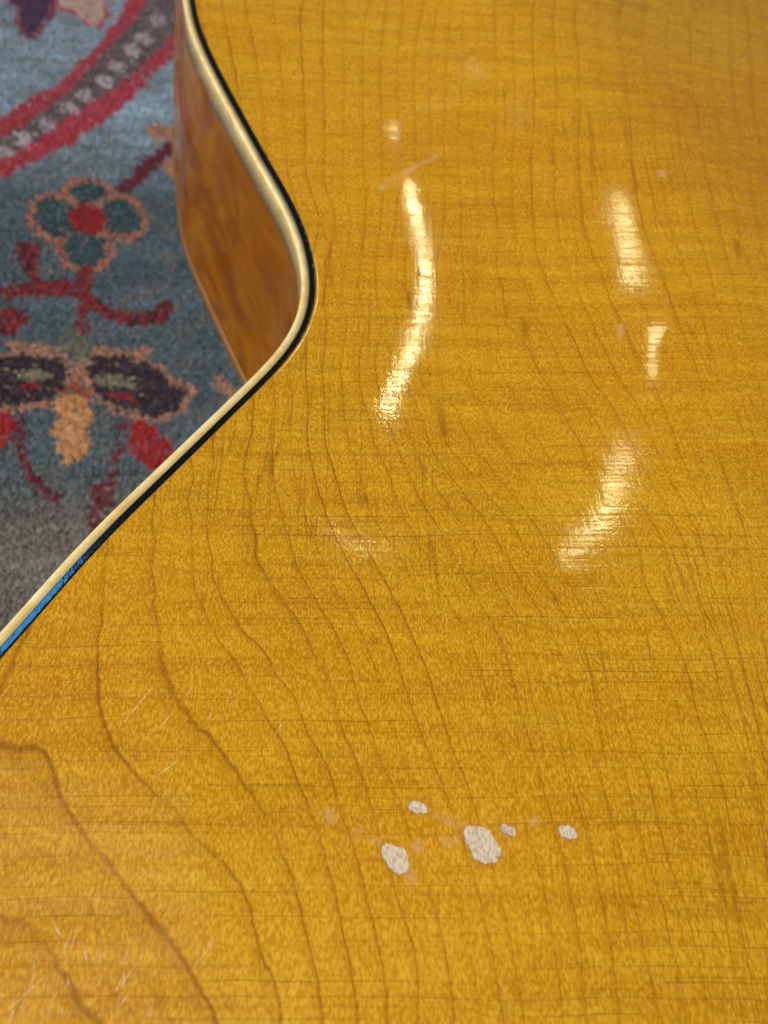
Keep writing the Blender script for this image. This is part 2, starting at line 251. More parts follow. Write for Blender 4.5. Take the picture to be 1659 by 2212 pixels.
ARCH=[(10,30,-0.0132),(20,30,-0.1966),(30,30,-0.0089),(40,30,0.1159),(50,30,-0.2202),(60,30,0.2152),(70,30,-0.0153),(80,30,-0.2458),(90,30,0.3129),(100,30,-0.0285),(110,30,-0.1794),(120,30,0.1332),(130,30,0.0009),(140,30,-0.0742),(150,30,0.0799),(160,30,-0.0339),(10,40,-0.1049),(20,40,0.2888),(30,40,0.3204),(40,40,-0.6409),(50,40,0.4290),(60,40,-0.7379),(70,40,0.4983),(80,40,0.0244),(90,40,-0.6997),(100,40,0.2152),(110,40,0.3970),(120,40,-0.4685),(130,40,0.2657),(140,40,-0.0702),(150,40,-0.0340),(160,40,0.0333),(10,50,0.0382),(20,50,-0.4318),(30,50,-0.6186),(40,50,0.1065),(50,50,1.6463),(60,50,-0.6347),(70,50,-0.5953),(80,50,0.4306),(90,50,1.0406),(100,50,-0.9847),(110,50,0.1862),(120,50,0.2437),(130,50,-0.3148),(140,50,0.2575),(150,50,-0.1110),(160,50,0.0241),(10,60,-0.3982),(20,60,0.5664),(30,60,0.7212),(40,60,-0.2827),(50,60,-1.9426),(60,60,0.8406),(70,60,0.6076),(80,60,-1.5043),(90,60,-0.1440),(100,60,1.2097),(110,60,-1.1160),(120,60,0.8629),(130,60,-0.5191),(140,60,0.1821),(150,60,-0.0538),(160,60,0.0208),(10,70,0.2311),(20,70,-0.5753),(30,70,-1.3750),(40,70,0.7994),(50,70,0.1934),(60,70,0.1440),(70,70,-1.2888),(80,70,1.9271),(90,70,-1.7034),(100,70,1.2717),(110,70,-0.7275),(120,70,0.0976),(130,70,0.2055),(140,70,-0.0933),(150,70,0.0334),(160,70,-0.0151),(10,80,-0.4612),(20,80,0.3950),(30,80,-0.4003),(40,80,0.2433),(50,80,-1.2499),(60,80,1.3600),(70,80,-1.1337),(80,80,0.0072),(90,80,-0.2704),(100,80,-0.4739),(110,80,1.1015),(120,80,-0.8439),(130,80,0.3633),(140,80,-0.2732),(150,80,0.1737),(160,80,-0.0501),(10,90,0.2081),(20,90,-0.2667),(30,90,-0.6500),(40,90,0.7181),(50,90,-0.2192),(60,90,-1.0448),(70,90,0.9430),(80,90,-0.6929),(90,90,0.9074),(100,90,-1.0494),(110,90,0.5106),(120,90,-0.2632),(130,90,0.4019),(140,90,-0.1761),(150,90,0.0190),(160,90,0.0129),(20,100,-0.1215),(30,100,0.6947),(40,100,-0.9272),(50,100,0.5191),(60,100,-0.0420),(70,100,-0.0964),(80,100,-0.3989),(90,100,-0.5153),(100,100,0.2930),(110,100,-0.5275),(120,100,0.1210),(130,100,-0.4350),(140,100,0.3349),(150,100,-0.1358),(160,100,0.0452),(30,110,-0.2489),(40,110,0.2450),(50,110,-0.1102),(60,110,-0.2094),(70,110,-0.8749),(80,110,1.6382),(90,110,-1.2003),(100,110,1.6304),(110,110,-0.8120),(120,110,1.3930),(130,110,-0.6956),(140,110,0.2905),(150,110,-0.1070),(160,110,0.0425),(30,120,-0.0064),(40,120,0.3205),(50,120,-0.3921),(60,120,0.6796),(70,120,0.1480),(80,120,-0.5457),(90,120,-0.5377),(100,120,0.9144),(110,120,-2.3206),(120,120,0.4045),(130,120,-0.1545),(140,120,0.1766),(150,120,-0.0919),(160,120,0.0561),(30,130,0.0377),(40,130,-0.0724),(50,130,0.1535),(60,130,-0.1416),(70,130,-0.4412),(80,130,0.4483),(90,130,0.2255),(100,130,-0.2400),(110,130,2.2775),(120,130,0.0522),(130,130,-0.2456),(140,130,0.2044),(150,130,-0.0983),(160,130,0.0591),(30,140,-0.0214),(40,140,0.2332),(50,140,0.0198),(60,140,0.1395),(70,140,0.1810),(80,140,-0.2180),(90,140,0.3412),(100,140,-0.7659),(110,140,-0.8142),(120,140,-0.5191),(130,140,0.2251),(140,140,0.0716),(150,140,-0.0429),(160,140,0.0508),(30,150,-0.0103),(40,150,-0.1221),(50,150,0.1068),(60,150,-0.0920),(70,150,0.1533),(80,150,0.0149),(90,150,-0.2667),(100,150,0.8991),(110,150,-0.1845),(120,150,1.1465),(130,150,-0.3262),(140,150,0.1087),(150,150,-0.0425),(160,150,0.0591),(30,160,0.0713),(40,160,0.2042),(50,160,0.1605),(60,160,-0.0541),(70,160,-0.1500),(80,160,0.7237),(90,160,-0.5195),(100,160,0.3751),(110,160,-1.1779),(120,160,0.7815),(130,160,-0.9452),(140,160,0.6988),(150,160,-0.2627),(160,160,0.1049),(30,170,-0.1397),(40,170,-0.1031),(50,170,-0.0442),(60,170,0.1111),(70,170,-0.0409),(80,170,0.3002),(90,170,-0.4729),(100,170,0.8392),(110,170,-0.6747),(120,170,1.2471),(130,170,-0.6118),(140,170,0.5144),(150,170,-0.2994),(160,170,0.1423),(20,180,0.0314),(30,180,0.2569),(40,180,0.4515),(50,180,-0.2415),(60,180,0.1416),(70,180,-0.2690),(80,180,0.5157),(90,180,0.2547),(100,180,-0.3040),(110,180,0.0977),(120,180,0.1573),(130,180,-0.3391),(140,180,0.2421),(150,180,-0.0794),(160,180,0.0684),(20,190,0.2513),(30,190,-1.0867),(40,190,0.5988),(50,190,-0.1952),(60,190,0.5860),(70,190,-0.1399),(80,190,-0.4081),(90,190,0.2625),(100,190,0.0216),(110,190,0.2370),(120,190,-0.2469),(130,190,0.2592),(140,190,0.0191),(150,190,-0.0238),(160,190,0.0323),(10,200,-0.1787),(20,200,0.2315),(30,200,0.3053),(40,200,0.2192),(50,200,-1.3465),(60,200,0.2263),(70,200,0.1763),(80,200,0.1388),(90,200,-0.1595),(100,200,-0.0932),(110,200,-0.0934),(120,200,0.1614),(130,200,-0.0002),(140,200,-0.0748),(150,200,0.0528),(160,200,0.0202),(10,210,0.2484),(20,210,-0.3964),(30,210,-0.0333),(40,210,0.2244),(50,210,0.9192),(60,210,-0.1879),(70,210,-0.6533),(80,210,0.6445),(90,210,-0.4019),(100,210,0.4749),(110,210,-0.0986),(120,210,0.0490),(130,210,-0.0746),(140,210,0.1123),(150,210,-0.0132),(160,210,0.0080),(10,220,-0.1338),(20,220,0.2377),(30,220,0.1066),(40,220,-0.6389),(50,220,-0.3464),(60,220,0.6411),(70,220,-0.8222),(80,220,0.4072),(90,220,-0.3507),(100,220,0.0580),(110,220,-0.1648),(120,220,0.1137),(130,220,-0.0085),(140,220,0.0245),(150,220,-0.0389),(160,220,0.0353),(10,230,0.0656),(20,230,-0.1729),(30,230,0.0794),(40,230,0.5657),(50,230,-0.2772),(60,230,0.4867),(70,230,-0.2767),(80,230,0.1870),(90,230,-0.0474),(100,230,0.1441),(110,230,-0.0050),(120,230,0.0421),(130,230,-0.0487),(140,230,0.0278),(150,230,0.0145),(160,230,0.0048),(10,240,0.0033),(20,240,0.1115),(30,240,-0.2749),(40,240,-0.0445),(50,240,-0.0989),(60,240,-0.2483),(70,240,0.0640),(80,240,0.0112),(90,240,-0.1296),(100,240,0.0071),(110,240,-0.0630),(120,240,0.0188),(130,240,0.0037),(140,240,0.0233),(150,240,-0.0176),(160,240,0.0091),(10,250,-0.0560),(20,250,0.0395),(30,250,0.1420),(40,250,-0.0193),(50,250,0.1630),(60,250,0.0956),(70,250,0.0100),(80,250,-0.0583),(90,250,0.0688),(100,250,0.0281),(110,250,0.0057),(120,250,0.0235),(130,250,-0.0145),(140,250,0.0050),(150,250,0.0002),(160,250,0.0114),(10,260,0.0562),(20,260,-0.0894),(30,260,-0.0205),(40,260,-0.0357),(50,260,-0.0907),(60,260,-0.0702),(70,260,-0.0154),(80,260,0.0137),(90,260,-0.0130),(100,260,-0.0440),(110,260,0.0027),(120,260,-0.0072),(130,260,-0.0002),(140,260,0.0104),(150,260,-0.0012),(160,260,-0.0015),(10,270,-0.0236),(20,270,0.0511),(30,270,0.0037),(40,270,0.0312),(50,270,0.0457),(60,270,0.0340),(70,270,0.0111),(80,270,-0.0077),(90,270,-0.0043),(100,270,0.0215),(110,270,0.0075),(120,270,-0.0023),(130,270,0.0061),(140,270,-0.0013),(150,270,-0.0016),(160,270,0.0071),(10,280,0.0024),(20,280,-0.0130),(30,280,-0.0099),(40,280,-0.0143),(50,280,-0.0228),(60,280,-0.0161),(70,280,-0.0097),(80,280,0.0006),(90,280,0.0016),(100,280,-0.0070),(110,280,-0.0090),(120,280,0.0043),(130,280,-0.0028),(140,280,0.0013),(150,280,0.0017),(160,280,-0.0017),(10,290,0.0025),(20,290,-0.0003),(30,290,0.0060),(40,290,0.0034),(50,290,0.0056),(60,290,0.0042),(70,290,0.0012),(80,290,-0.0006),(90,290,-0.0026),(100,290,0.0014),(110,290,0.0022),(120,290,0.0008),(130,290,-0.0008),(140,290,0.0034),(150,290,-0.0017),(160,290,0.0030)]
OUTLINE=[[140.0,454.8],[130.2,454.4],[120.3,453.7],[110.5,453.0],[100.6,452.4],[90.8,451.7],[80.9,451.1],[71.0,450.4],[61.5,448.5],[52.4,444.8],[43.3,441.0],[34.1,437.1],[25.0,433.4],[15.8,429.7],[7.0,425.4],[-0.1,419.0],[-6.3,411.3],[-12.6,403.7],[-19.0,396.1],[-25.1,388.4],[-29.5,379.8],[-32.3,370.4],[-35.0,360.8],[-37.8,351.4],[-40.2,341.8],[-40.5,332.1],[-39.7,322.3],[-39.0,312.4],[-38.3,302.6],[-37.3,292.7],[-35.6,283.0],[-33.6,273.4],[-31.7,263.7],[-29.8,254.0],[-27.9,244.3],[-25.2,234.8],[-21.6,225.6],[-17.6,216.6],[-13.4,207.7],[-9.0,198.8],[-4.7,189.9],[-0.4,181.1],[4.3,172.4],[8.5,163.5],[11.8,154.2],[13.9,144.5],[14.4,134.7],[12.7,125.1],[8.8,116.1],[3.7,107.6],[-1.6,99.2],[-6.8,90.8],[-12.0,82.5],[-17.3,74.1],[-22.5,65.7],[-27.2,57.1],[-31.7,48.3],[-36.3,39.6],[-41.1,30.9],[-45.9,22.3],[-50.5,13.6],[-54.7,4.7],[-58.7,-4.4],[-62.8,-13.3],[-66.7,-22.4],[-69.8,-31.7],[-72.4,-41.3],[-74.9,-50.8],[-77.5,-60.3],[-79.5,-70.0],[-79.7,-79.7],[-79.2,-89.6],[-78.8,-99.5],[-78.6,-109.4],[-77.5,-119.1],[-74.0,-128.1],[-69.4,-136.9],[-64.9,-145.7],[-60.5,-154.6],[-55.6,-163.0],[-48.5,-169.5],[-40.3,-174.9],[-32.0,-180.3],[-23.8,-185.9],[-15.6,-191.4],[-6.8,-195.4],[2.8,-197.5],[12.5,-199.2],[22.2,-201.0],[31.9,-202.8],[41.7,-204.6],[51.4,-206.4],[61.1,-207.9],[70.9,-208.5],[80.8,-208.8],[90.7,-209.2],[100.5,-209.5],[110.4,-209.9],[120.3,-210.3],[130.1,-210.7],[140.0,-210.9],[149.9,-210.7],[159.7,-210.3],[169.6,-209.9],[179.5,-209.5],[189.3,-209.2],[199.2,-208.8],[209.1,-208.5],[218.9,-207.9],[228.6,-206.4],[238.3,-204.6],[248.1,-202.8],[257.8,-201.0],[267.5,-199.2],[277.2,-197.5],[286.8,-195.4],[295.6,-191.4],[303.8,-185.9],[312.0,-180.3],[320.3,-174.9],[328.5,-169.5],[335.6,-163.0],[340.5,-154.6],[344.9,-145.7],[349.4,-136.9],[354.0,-128.1],[357.5,-119.1],[358.6,-109.4],[358.8,-99.5],[359.2,-89.6],[359.7,-79.7],[359.5,-70.0],[357.5,-60.3],[354.9,-50.8],[352.4,-41.3],[349.8,-31.7],[346.7,-22.4],[342.8,-13.3],[338.7,-4.4],[334.7,4.7],[330.5,13.6],[325.9,22.3],[321.1,30.9],[316.3,39.6],[311.7,48.3],[307.2,57.1],[302.5,65.7],[297.3,74.1],[292.0,82.5],[286.8,90.8],[281.6,99.2],[276.3,107.6],[271.2,116.1],[267.3,125.1],[265.6,134.7],[266.1,144.5],[268.2,154.2],[271.5,163.5],[275.7,172.4],[280.4,181.1],[284.7,189.9],[289.0,198.8],[293.4,207.7],[297.6,216.6],[301.6,225.6],[305.2,234.8],[307.9,244.3],[309.8,254.0],[311.7,263.7],[313.6,273.4],[315.6,283.0],[317.3,292.7],[318.3,302.6],[319.0,312.4],[319.7,322.3],[320.5,332.1],[320.2,341.8],[317.8,351.4],[315.0,360.8],[312.3,370.4],[309.5,379.8],[305.1,388.4],[299.0,396.1],[292.6,403.7],[286.3,411.3],[280.1,419.0],[273.0,425.4],[264.2,429.7],[255.0,433.4],[245.9,437.1],[236.7,441.0],[227.6,444.8],[218.5,448.5],[209.0,450.4],[199.1,451.1],[189.2,451.7],[179.4,452.4],[169.5,453.0],[159.7,453.7],[149.8,454.4]]

# ------------------------------------------------------------------ outline of the body and the carved arch
def resample(P, N, sigma):
    P = np.vstack([P, P[:1]])
    s = np.r_[0, np.cumsum(np.hypot(*np.diff(P, axis=0).T))]
    # periodic Catmull-Rom
    n = len(P) - 1
    t = np.linspace(0, n, N * 4, endpoint=False); i = t.astype(int); f = (t - i)[:, None]
    p0, p1, p2, p3 = (P[:-1][(i + k) % n] for k in (-1, 0, 1, 2))
    Q = 0.5 * (2 * p1 + (p2 - p0) * f + (2 * p0 - 5 * p1 + 4 * p2 - p3) * f * f + (3 * p1 - p0 - 3 * p2 + p3) * f ** 3)
    Q = np.vstack([Q, Q[:1]])
    s = np.r_[0, np.cumsum(np.hypot(*np.diff(Q, axis=0).T))]
    u = np.linspace(0, s[-1], N, endpoint=False)
    Q = np.stack([np.interp(u, s, Q[:, k]) for k in (0, 1)], 1)
    sg = sigma / (s[-1] / N); m = int(4 * sg) + 1
    k = np.exp(-.5 * (np.arange(-m, m + 1) / sg) ** 2); k /= k.sum()
    return np.stack([np.convolve(np.r_[Q[-m:, c], Q[:, c], Q[:m, c]], k, 'valid') for c in (0, 1)], 1)
NA = 1500
EDGE = resample(np.array(OUTLINE), NA, 6.5)
tan = np.roll(EDGE, -1, 0) - np.roll(EDGE, 1, 0); tan /= np.linalg.norm(tan, axis=1)[:, None]
INN = np.stack([-tan[:, 1], tan[:, 0]], 1)
CEN = np.array([140.0, 115.0])
if ((CEN - EDGE) * INN).sum() < 0: INN = -INN
WOOD_D = 3.5                                    # the maple starts inside the binding
SLOPE_D = np.array([0, 3.5, 3.52, 4.0, 4.5, 12, 22, 32, 45, 60, 75, 88, 100, 112, 128, 400.])
SLOPE = np.array([.15, .15, -.06, .10, .155, .19, .205, .20, .19, .22, .285, .265, .20, .12, 0, 0])
dg = np.linspace(0, 300, 6001); zg = np.r_[0, np.cumsum(np.interp(dg[:-1] + .025, SLOPE_D, SLOPE) * .05)]
ARCH = np.array(ARCH)
def highlight_relief(P):
    """unevenness shaped into the arch to place the lamp highlights, a millimetre up and down at most"""
    out = np.zeros(len(P))
    near = np.where((P[:, 0] > -40) & (P[:, 0] < 210) & (P[:, 1] > -20) & (P[:, 1] < 340))[0]
    for a in range(0, len(near), 8000):
        q = P[near[a:a + 8000]].astype(np.float32)
        e = ((q[:, None, 0] - ARCH[None, :, 0].astype(np.float32)) ** 2 + (q[:, None, 1] - ARCH[None, :, 1].astype(np.float32)) ** 2) * (-0.5 / 121)
        out[near[a:a + 8000]] = np.exp(e) @ ARCH[:, 2].astype(np.float32)
    return out

def edge_distance(P):
    out = np.empty(len(P)); E = EDGE.astype(np.float32)
    A = E; B = np.roll(E, -1, 0); AB = B - A; L2 = (AB ** 2).sum(1)
    kd_step = 4000
    coarse = E[::6]
    for a in range(0, len(P), kd_step):
        p = P[a:a + kd_step].astype(np.float32)
        D = ((p[:, None] - coarse[None]) ** 2).sum(2); j = D.argmin(1) * 6
        best = np.full(len(p), 1e9, np.float32)
        for k in range(-7, 8):
            q = (j + k) % NA
            t = np.clip(((p - A[q]) * AB[q]).sum(1) / L2[q], 0, 1)
            d = ((p - A[q] - AB[q] * t[:, None]) ** 2).sum(1)
            best = np.minimum(best, d)
        out[a:a + kd_step] = np.sqrt(best)
    return out
def polygon_distance(P, poly):
    """signed, negative inside"""
    poly = np.asarray(poly, float); d = np.full(len(P), 1e9); inside = np.zeros(len(P), bool)
    for i in range(len(poly)):
        a = poly[i]; b = poly[(i + 1) % len(poly)]; ab = b - a
        t = np.clip(((P - a) @ ab) / max(ab @ ab, 1e-9), 0, 1)
        d = np.minimum(d, np.hypot(*(P - a - t[:, None] * ab).T))
        if a[1] != b[1]:
            c = ((a[1] > P[:, 1]) != (b[1] > P[:, 1])) & (P[:, 0] < (b[0] - a[0]) * (P[:, 1] - a[1]) / (b[1] - a[1]) + a[0])
            inside ^= c
    return np.where(inside, -d, d)
def union_distance(P, polys, reach=25.0):
    out = np.full(len(P), reach)
    for q in polys:
        q = np.asarray(q); lo = q.min(0) - reach; hi = q.max(0) + reach
        m = np.where(((P > lo) & (P < hi)).all(1))[0]
        if len(m): out[m] = np.minimum(out[m], polygon_distance(P[m], q))
    return out
def ring_field(P):
    """the growth rings as one smooth field: thin-plate interpolation of the traced ring lines"""
    C = []; v = []
    for k, pts in RINGS.items():
        for p in pts: C.append(p); v.append(k)
    C = np.array(C, float) / 100; v = np.array(v, float); n = len(C)
    def U(r2): return np.where(r2 > 1e-12, r2 * np.log(np.maximum(r2, 1e-12)), 0)
    K = U(((C[:, None] - C[None]) ** 2).sum(2)) + 2e-4 * np.eye(n)
    T = np.c_[np.ones(n), C]
    M = np.block([[K, T], [T.T, np.zeros((3, 3))]])
    w = np.linalg.solve(M, np.r_[v, 0, 0, 0])
    out = np.empty(len(P))
    for a in range(0, len(P), 20000):
        q = P[a:a + 20000] / 100
        out[a:a + 20000] = U(((q[:, None] - C[None]) ** 2).sum(2)) @ w[:n] + np.c_[np.ones(len(q)), q] @ w[n:]
    return out

BASE = Vector((0.13, 0.10, 0.0))
guitar = bpy.data.objects.new('guitar', None); col.objects.link(guitar)
guitar.location = BASE
guitar['label'] = 'amber lacquered archtop guitar body lying face down on the rug, its arched maple back uppermost'
guitar['category'] = 'guitar'
def to_local(xy_mm, z_mm):
    return np.c_[np.asarray(xy_mm) / 1000 - np.array([BASE.x, BASE.y]), np.asarray(z_mm) / 1000 + RIM - BASE.z]

# ------------------------------------------------------------------ materials
def amber_maple():
    m, p = material('amber_maple')
    mm = coords((1000, 1000, 1000))                       # millimetres
    wob = (noise(mm, 0.035, 2) - 0.5) * 0.4 + (noise(mm, 0.25, 3, 0.6) - 0.5) * 0.16 + (noise(mm, 1.1, 2) - 0.5) * 0.07
    ring = attr('ring') + wob
    rnd = S.op('ROUND', ring)
    t = ring - rnd
    power = S.op('MAXIMUM', white(rnd).step(0.0, 1.0, 0.45, 1.0), (rnd).step(0.0, -1.0) * 0.85) * noise(mm, 0.05, 2).step(0.3, 0.65, 0.40, 1.0) * (rnd).step(1.0, 7.0, 1.0, 0.66)
    wide = (rnd).step(-4.5, 1.5, 0.050, 0.055)
    core = S.op('DIVIDE', abs(t), wide).step(1.0, 0.15) * power
    shade = t.step(-0.34, 0.0) * S.op('LESS_THAN', t, 0.0) * power
    fine_ring = ring * 3.17 + 0.4 + (noise(mm, 0.3, 2) - 0.5) * 0.5
    ft = fine_ring - S.op('ROUND', fine_ring)
    fine = abs(ft).step(0.12, 0.02) * noise(mm, 0.04, 2).step(0.45, 0.62) * 0.4
    # figure: soft bands across the grain, mottling, fibre flecks
    curl = noise(coords((30, 260, 60), 0.10), 1.0, 3, 0.55, 0.4)
    blotch = noise(coords((40, 70, 40)), 1.0, 3, 0.55)
    fleck = noise(coords((3500, 1200, 600), 0.10), 1.0, 1, 0.5)
    fleck2 = noise(coords((900, 260, 300), 0.14), 1.0, 2, 0.6)
    # lacquer checking: long thin cracks running across the grain, one to a cell, each with its own reach
    cross = attr('cross')
    along = attr('along')
    sway = (noise(mm, 0.03, 2) - 0.5) * 2.4 + (noise(mm, 0.35, 2) - 0.5) * 0.35
    def layer(pitch, width, seed, dense):
        v = (cross + sway) * (1.0 / pitch) + seed
        cell = S.op('FLOOR', v)
        r = white(cell)
        n = S.nt.nodes.new('ShaderNodeCombineXYZ')
        S.nt.links.new((along * 0.022).s, n.inputs[0]); S.nt.links.new((cell * 3.7 + seed).s, n.inputs[1])
        reach = noise(n.outputs[0], 1.0, 2, 0.6).step(dense, dense + 0.10)
        gap = abs(v - cell - (r * 0.7 + 0.15)) * pitch
        return gap.step(width, width * 0.3) * reach
    c1 = layer(5.3, 0.17, 11.3, 0.50) * 0.9; c2 = layer(2.6, 0.14, 47.1, 0.48) * 0.75; c3 = layer(1.5, 0.12, 83.7, 0.52) * 0.6
    cracks = S.op('MAXIMUM', c1, S.op('MAXIMUM', c2, c3))
    vcrack = abs(noise(coords((420, 12, 40), 0.0, (7, 1, 0)), 1.0, 1.0, 0.4) - 0.5).step(0.02, 0.004)
    vzone = noise(coords((12, 12, 12), 0, (2, 8, 1)), 1.0, 2).step(0.5, 0.62)
    vcrack = vcrack * vzone
    base = mix(curl.step(0.25, 0.75), lin(186, 127, 6), lin(206, 150, 20))
    broad = noise(coords((11, 15, 11), 0, (3, 6, 2)), 1.0, 3, 0.55)
    base = mix(broad.step(0.42, 0.70) * 0.40, base, lin(184, 112, 2))
    base = mix(broad.step(0.46, 0.26) * 0.35, base, lin(216, 162, 40))
    base = mix(blotch.step(0.38, 0.75) * 0.25, base, lin(196, 118, 0))
    base = mix(fleck.step(0.46, 0.72) * 0.42, base, lin(236, 188, 62))
    base = mix(fleck.step(0.54, 0.30) * 0.46, base, lin(152, 96, 0))
    base = mix(fleck2.step(0.55, 0.75) * 0.14, base, lin(150, 94, 0))
    base = mix(shade * 0.34, base, lin(156, 90, 0))
    base = mix(core * 0.74, base, lin(122, 66, 0))
    base = mix(fine * 0.42, base, lin(128, 74, 6))
    base = mix(cracks * 0.54, base, lin(120, 70, 0))
    base = mix(vcrack * 0.35, base, lin(110, 64, 4))
    streak = (attr('streak') + (noise(mm, 0.9, 2) - 0.5) * 1.6).step(1.3, -1.0)
    base = mix(streak * 0.5, base, lin(98, 52, 6))
    scuff = (attr('scuff') + (noise(mm, 0.8, 3) - 0.5) * 2.4).step(0.8, -0.9) * 0.7
    base = mix(scuff, base, lin(206, 158, 104))
    chip_d = attr('chip') + (noise(mm, 1.1, 3, 0.6) - 0.5) * 1.0
    chip = chip_d.step(0.10, -0.10)
    ringed = chip_d.step(1.3, 0.05) * 0.30
    base = mix(ringed, base, lin(170, 104, 30))
    bare = mix(fleck.step(0.34, 0.60), lin(182, 158, 130), lin(214, 195, 168))
    base = mix(chip, base, bare)
    put(p, 'Base Color', base)
    put(p, 'Roughness', 0.55)
    put(p, 'Specular IOR Level', 0.05)
    put(p, 'Coat Weight', chip.step(0.0, 1.0, 1.0, 0.0) * noise(coords((60, 420, 100), 0.05, (1, 9, 0)), 1.0, 3, 0.6).step(0.32, 0.62, 0.45, 1.0))
    put(p, 'Coat Roughness', noise(coords((60, 60, 60)), 1.0, 3).step(0.35, 0.7, 0.04, 0.09))
    put(p, 'Coat IOR', 1.5)
    orange = noise(mm, 0.35, 2)
    pits = noise(coords((900, 1100, 300), 0.0), 1.0, 3, 0.6)
    rib_h = noise(coords((70, 1300, 100), 0.0, (2, 5, 0)), 1.0, 2, 0.6); rib_v = noise(coords((1200, 70, 100), 0.0, (4, 1, 0)), 1.0, 2, 0.6)
    h = orange * 0.006 + pits * 0.014 + rib_h * 0.015 + rib_v * 0.009 + (1.0 - cracks) * 0.016
    put(p, 'Coat Normal', bump(h, 0.001, 0.8))
    h2 = fleck * 0.02 + chip.step(0, 1, 0.30, 0.0)
    put(p, 'Normal', bump(h2, 0.001, 0.6))
    return m
def side_maple():
    m, p = material('side_maple')
    c1 = noise(coords((26, 26, 42), 0.3), 1.0, 3, 0.5, 1.6)
    c2 = noise(coords((40, 40, 60), 0.0, (3, 3, 1)), 1.0, 3, 0.5, 1.2)
    base = mix(c1.step(0.30, 0.72), lin(130, 70, 0), lin(164, 100, 6))
    base = mix(c2.step(0.48, 0.75) * 0.32, base, lin(100, 50, 0))
    put(p, 'Base Color', base); put(p, 'Roughness', 0.5); put(p, 'Specular IOR Level', 0.1)
    put(p, 'Coat Weight', 0.6); put(p, 'Coat Roughness', 0.07)
    put(p, 'Coat Normal', bump(noise(coords((45, 45, 45)), 1.0, 2), 0.0015, 0.6))
    return m
def cream_celluloid():
    m, p = material('cream_celluloid')
    n = noise(coords((300, 300, 300)), 1.0, 3); age = noise(coords((55, 55, 200)), 1.0, 4, 0.65)
    cream = mix(n.step(0.3, 0.7), lin(238, 206, 132), lin(252, 228, 164))
    cream = mix(age.step(0.48, 0.72) * 0.55, cream, lin(214, 168, 92))
    put(p, 'Base Color', mix(noise(coords((900, 900, 900)), 1.0, 4, 0.7).step(0.66, 0.74) * 0.5, cream, lin(150, 112, 62)))
    put(p, 'Roughness', 0.35)
    put(p, 'Coat Weight', 0.8); put(p, 'Coat Roughness', 0.07)
    put(p, 'Coat Normal', bump(noise(coords((700, 700, 700)), 1.0, 3), 0.0001, 0.5))
    put(p, 'Subsurface Weight', 0.12); put(p, 'Subsurface Radius', (0.002, 0.0015, 0.0008))
    return m
def black_celluloid():
    m, p = material('black_celluloid')
    put(p, 'Base Color', lin(5, 5, 6)); put(p, 'Roughness', 0.3); put(p, 'Specular IOR Level', 0.1)
    put(p, 'Coat Weight', 0.9); put(p, 'Coat Roughness', 0.11)
    n = noise(coords((1500, 500, 700), 0.9), 1.0, 2, 0.5)
    put(p, 'Coat Normal', bump(n, 0.0001, 0.5))
    return m
def pale_scratch():
    m, p = material('pale_scratch')
    put(p, 'Base Color', mix(noise(coords((900, 900, 900)), 1, 2).step(0.35, 0.65), lin(214, 170, 92), lin(248, 226, 180)))
    put(p, 'Roughness', 0.5)
    return m
def ebony():
    m, p = material('ebony')
    n = noise(coords((300, 30, 300)), 1, 3)
    put(p, 'Base Color', mix(n, lin(20, 16, 14), lin(44, 34, 28))); put(p, 'Roughness', 0.45)
    return m
def aged_binding():
    m, p = material('aged_binding')
    put(p, 'Base Color', mix(noise(coords((200, 200, 200)), 1, 2), lin(118, 70, 18), lin(140, 90, 32)))
    put(p, 'Roughness', 0.4); put(p, 'Coat Weight', 0.5)
    return m
AMBER = amber_maple(); SIDE = side_maple(); CREAM = cream_celluloid(); BLACK = black_celluloid(); SCRATCH = pale_scratch(); EBONY = ebony(); AGED = aged_binding()

# ------------------------------------------------------------------ the arched back
inner = EDGE + INN * (WOOD_D + 0.02)
NR = 250
u = np.linspace(0, 1, NR) ** 0.97
# rows packed a little closer at the rim, where the lacquer rolls over into the binding
u = np.r_[[0.0, 0.002, 0.004, 0.007, 0.010], np.linspace(0.014, 0.9999, NR)]
NRR = len(u)
XY = inner[None] * (1 - u)[:, None, None] + CEN[None, None] * u[:, None, None]
XY = XY.reshape(-1, 2)
dd = edge_distance(XY)
chip_sd = union_distance(XY, CHIPS)
Z = np.interp(dd, dg, zg) + highlight_relief(XY) - 0.12 * (chip_sd < -0.2)
ii = np.arange(NRR - 1)[:, None] * NA; jj = np.arange(NA)[None]; j2 = (jj + 1) % NA
F = np.stack([ii + jj, ii + j2, ii + NA + j2, ii + NA + jj], -1).reshape(-1, 4)
a_, b_, c_ = (XY[F[0, k]] for k in (0, 1, 2))
if np.cross(b_ - a_, c_ - b_) < 0: F = F[:, ::-1]
back = mesh_obj('back_plate', to_local(XY, Z), F, AMBER, guitar)
XYc = XY
attribute(back, 'ring', ring_field(XYc))
attribute(back, 'chip', chip_sd)
lift = 136 / (136 - np.maximum(Z, 0))
attribute(back, 'cross', 620 * XYc[:, 1] * lift / (XYc[:, 0] * lift + 524))
attribute(back, 'along', XYc[:, 0])
attribute(back, 'scuff', union_distance(XYc, SCUFFS))
attribute(back, 'streak', union_distance(XYc, STREAKS))

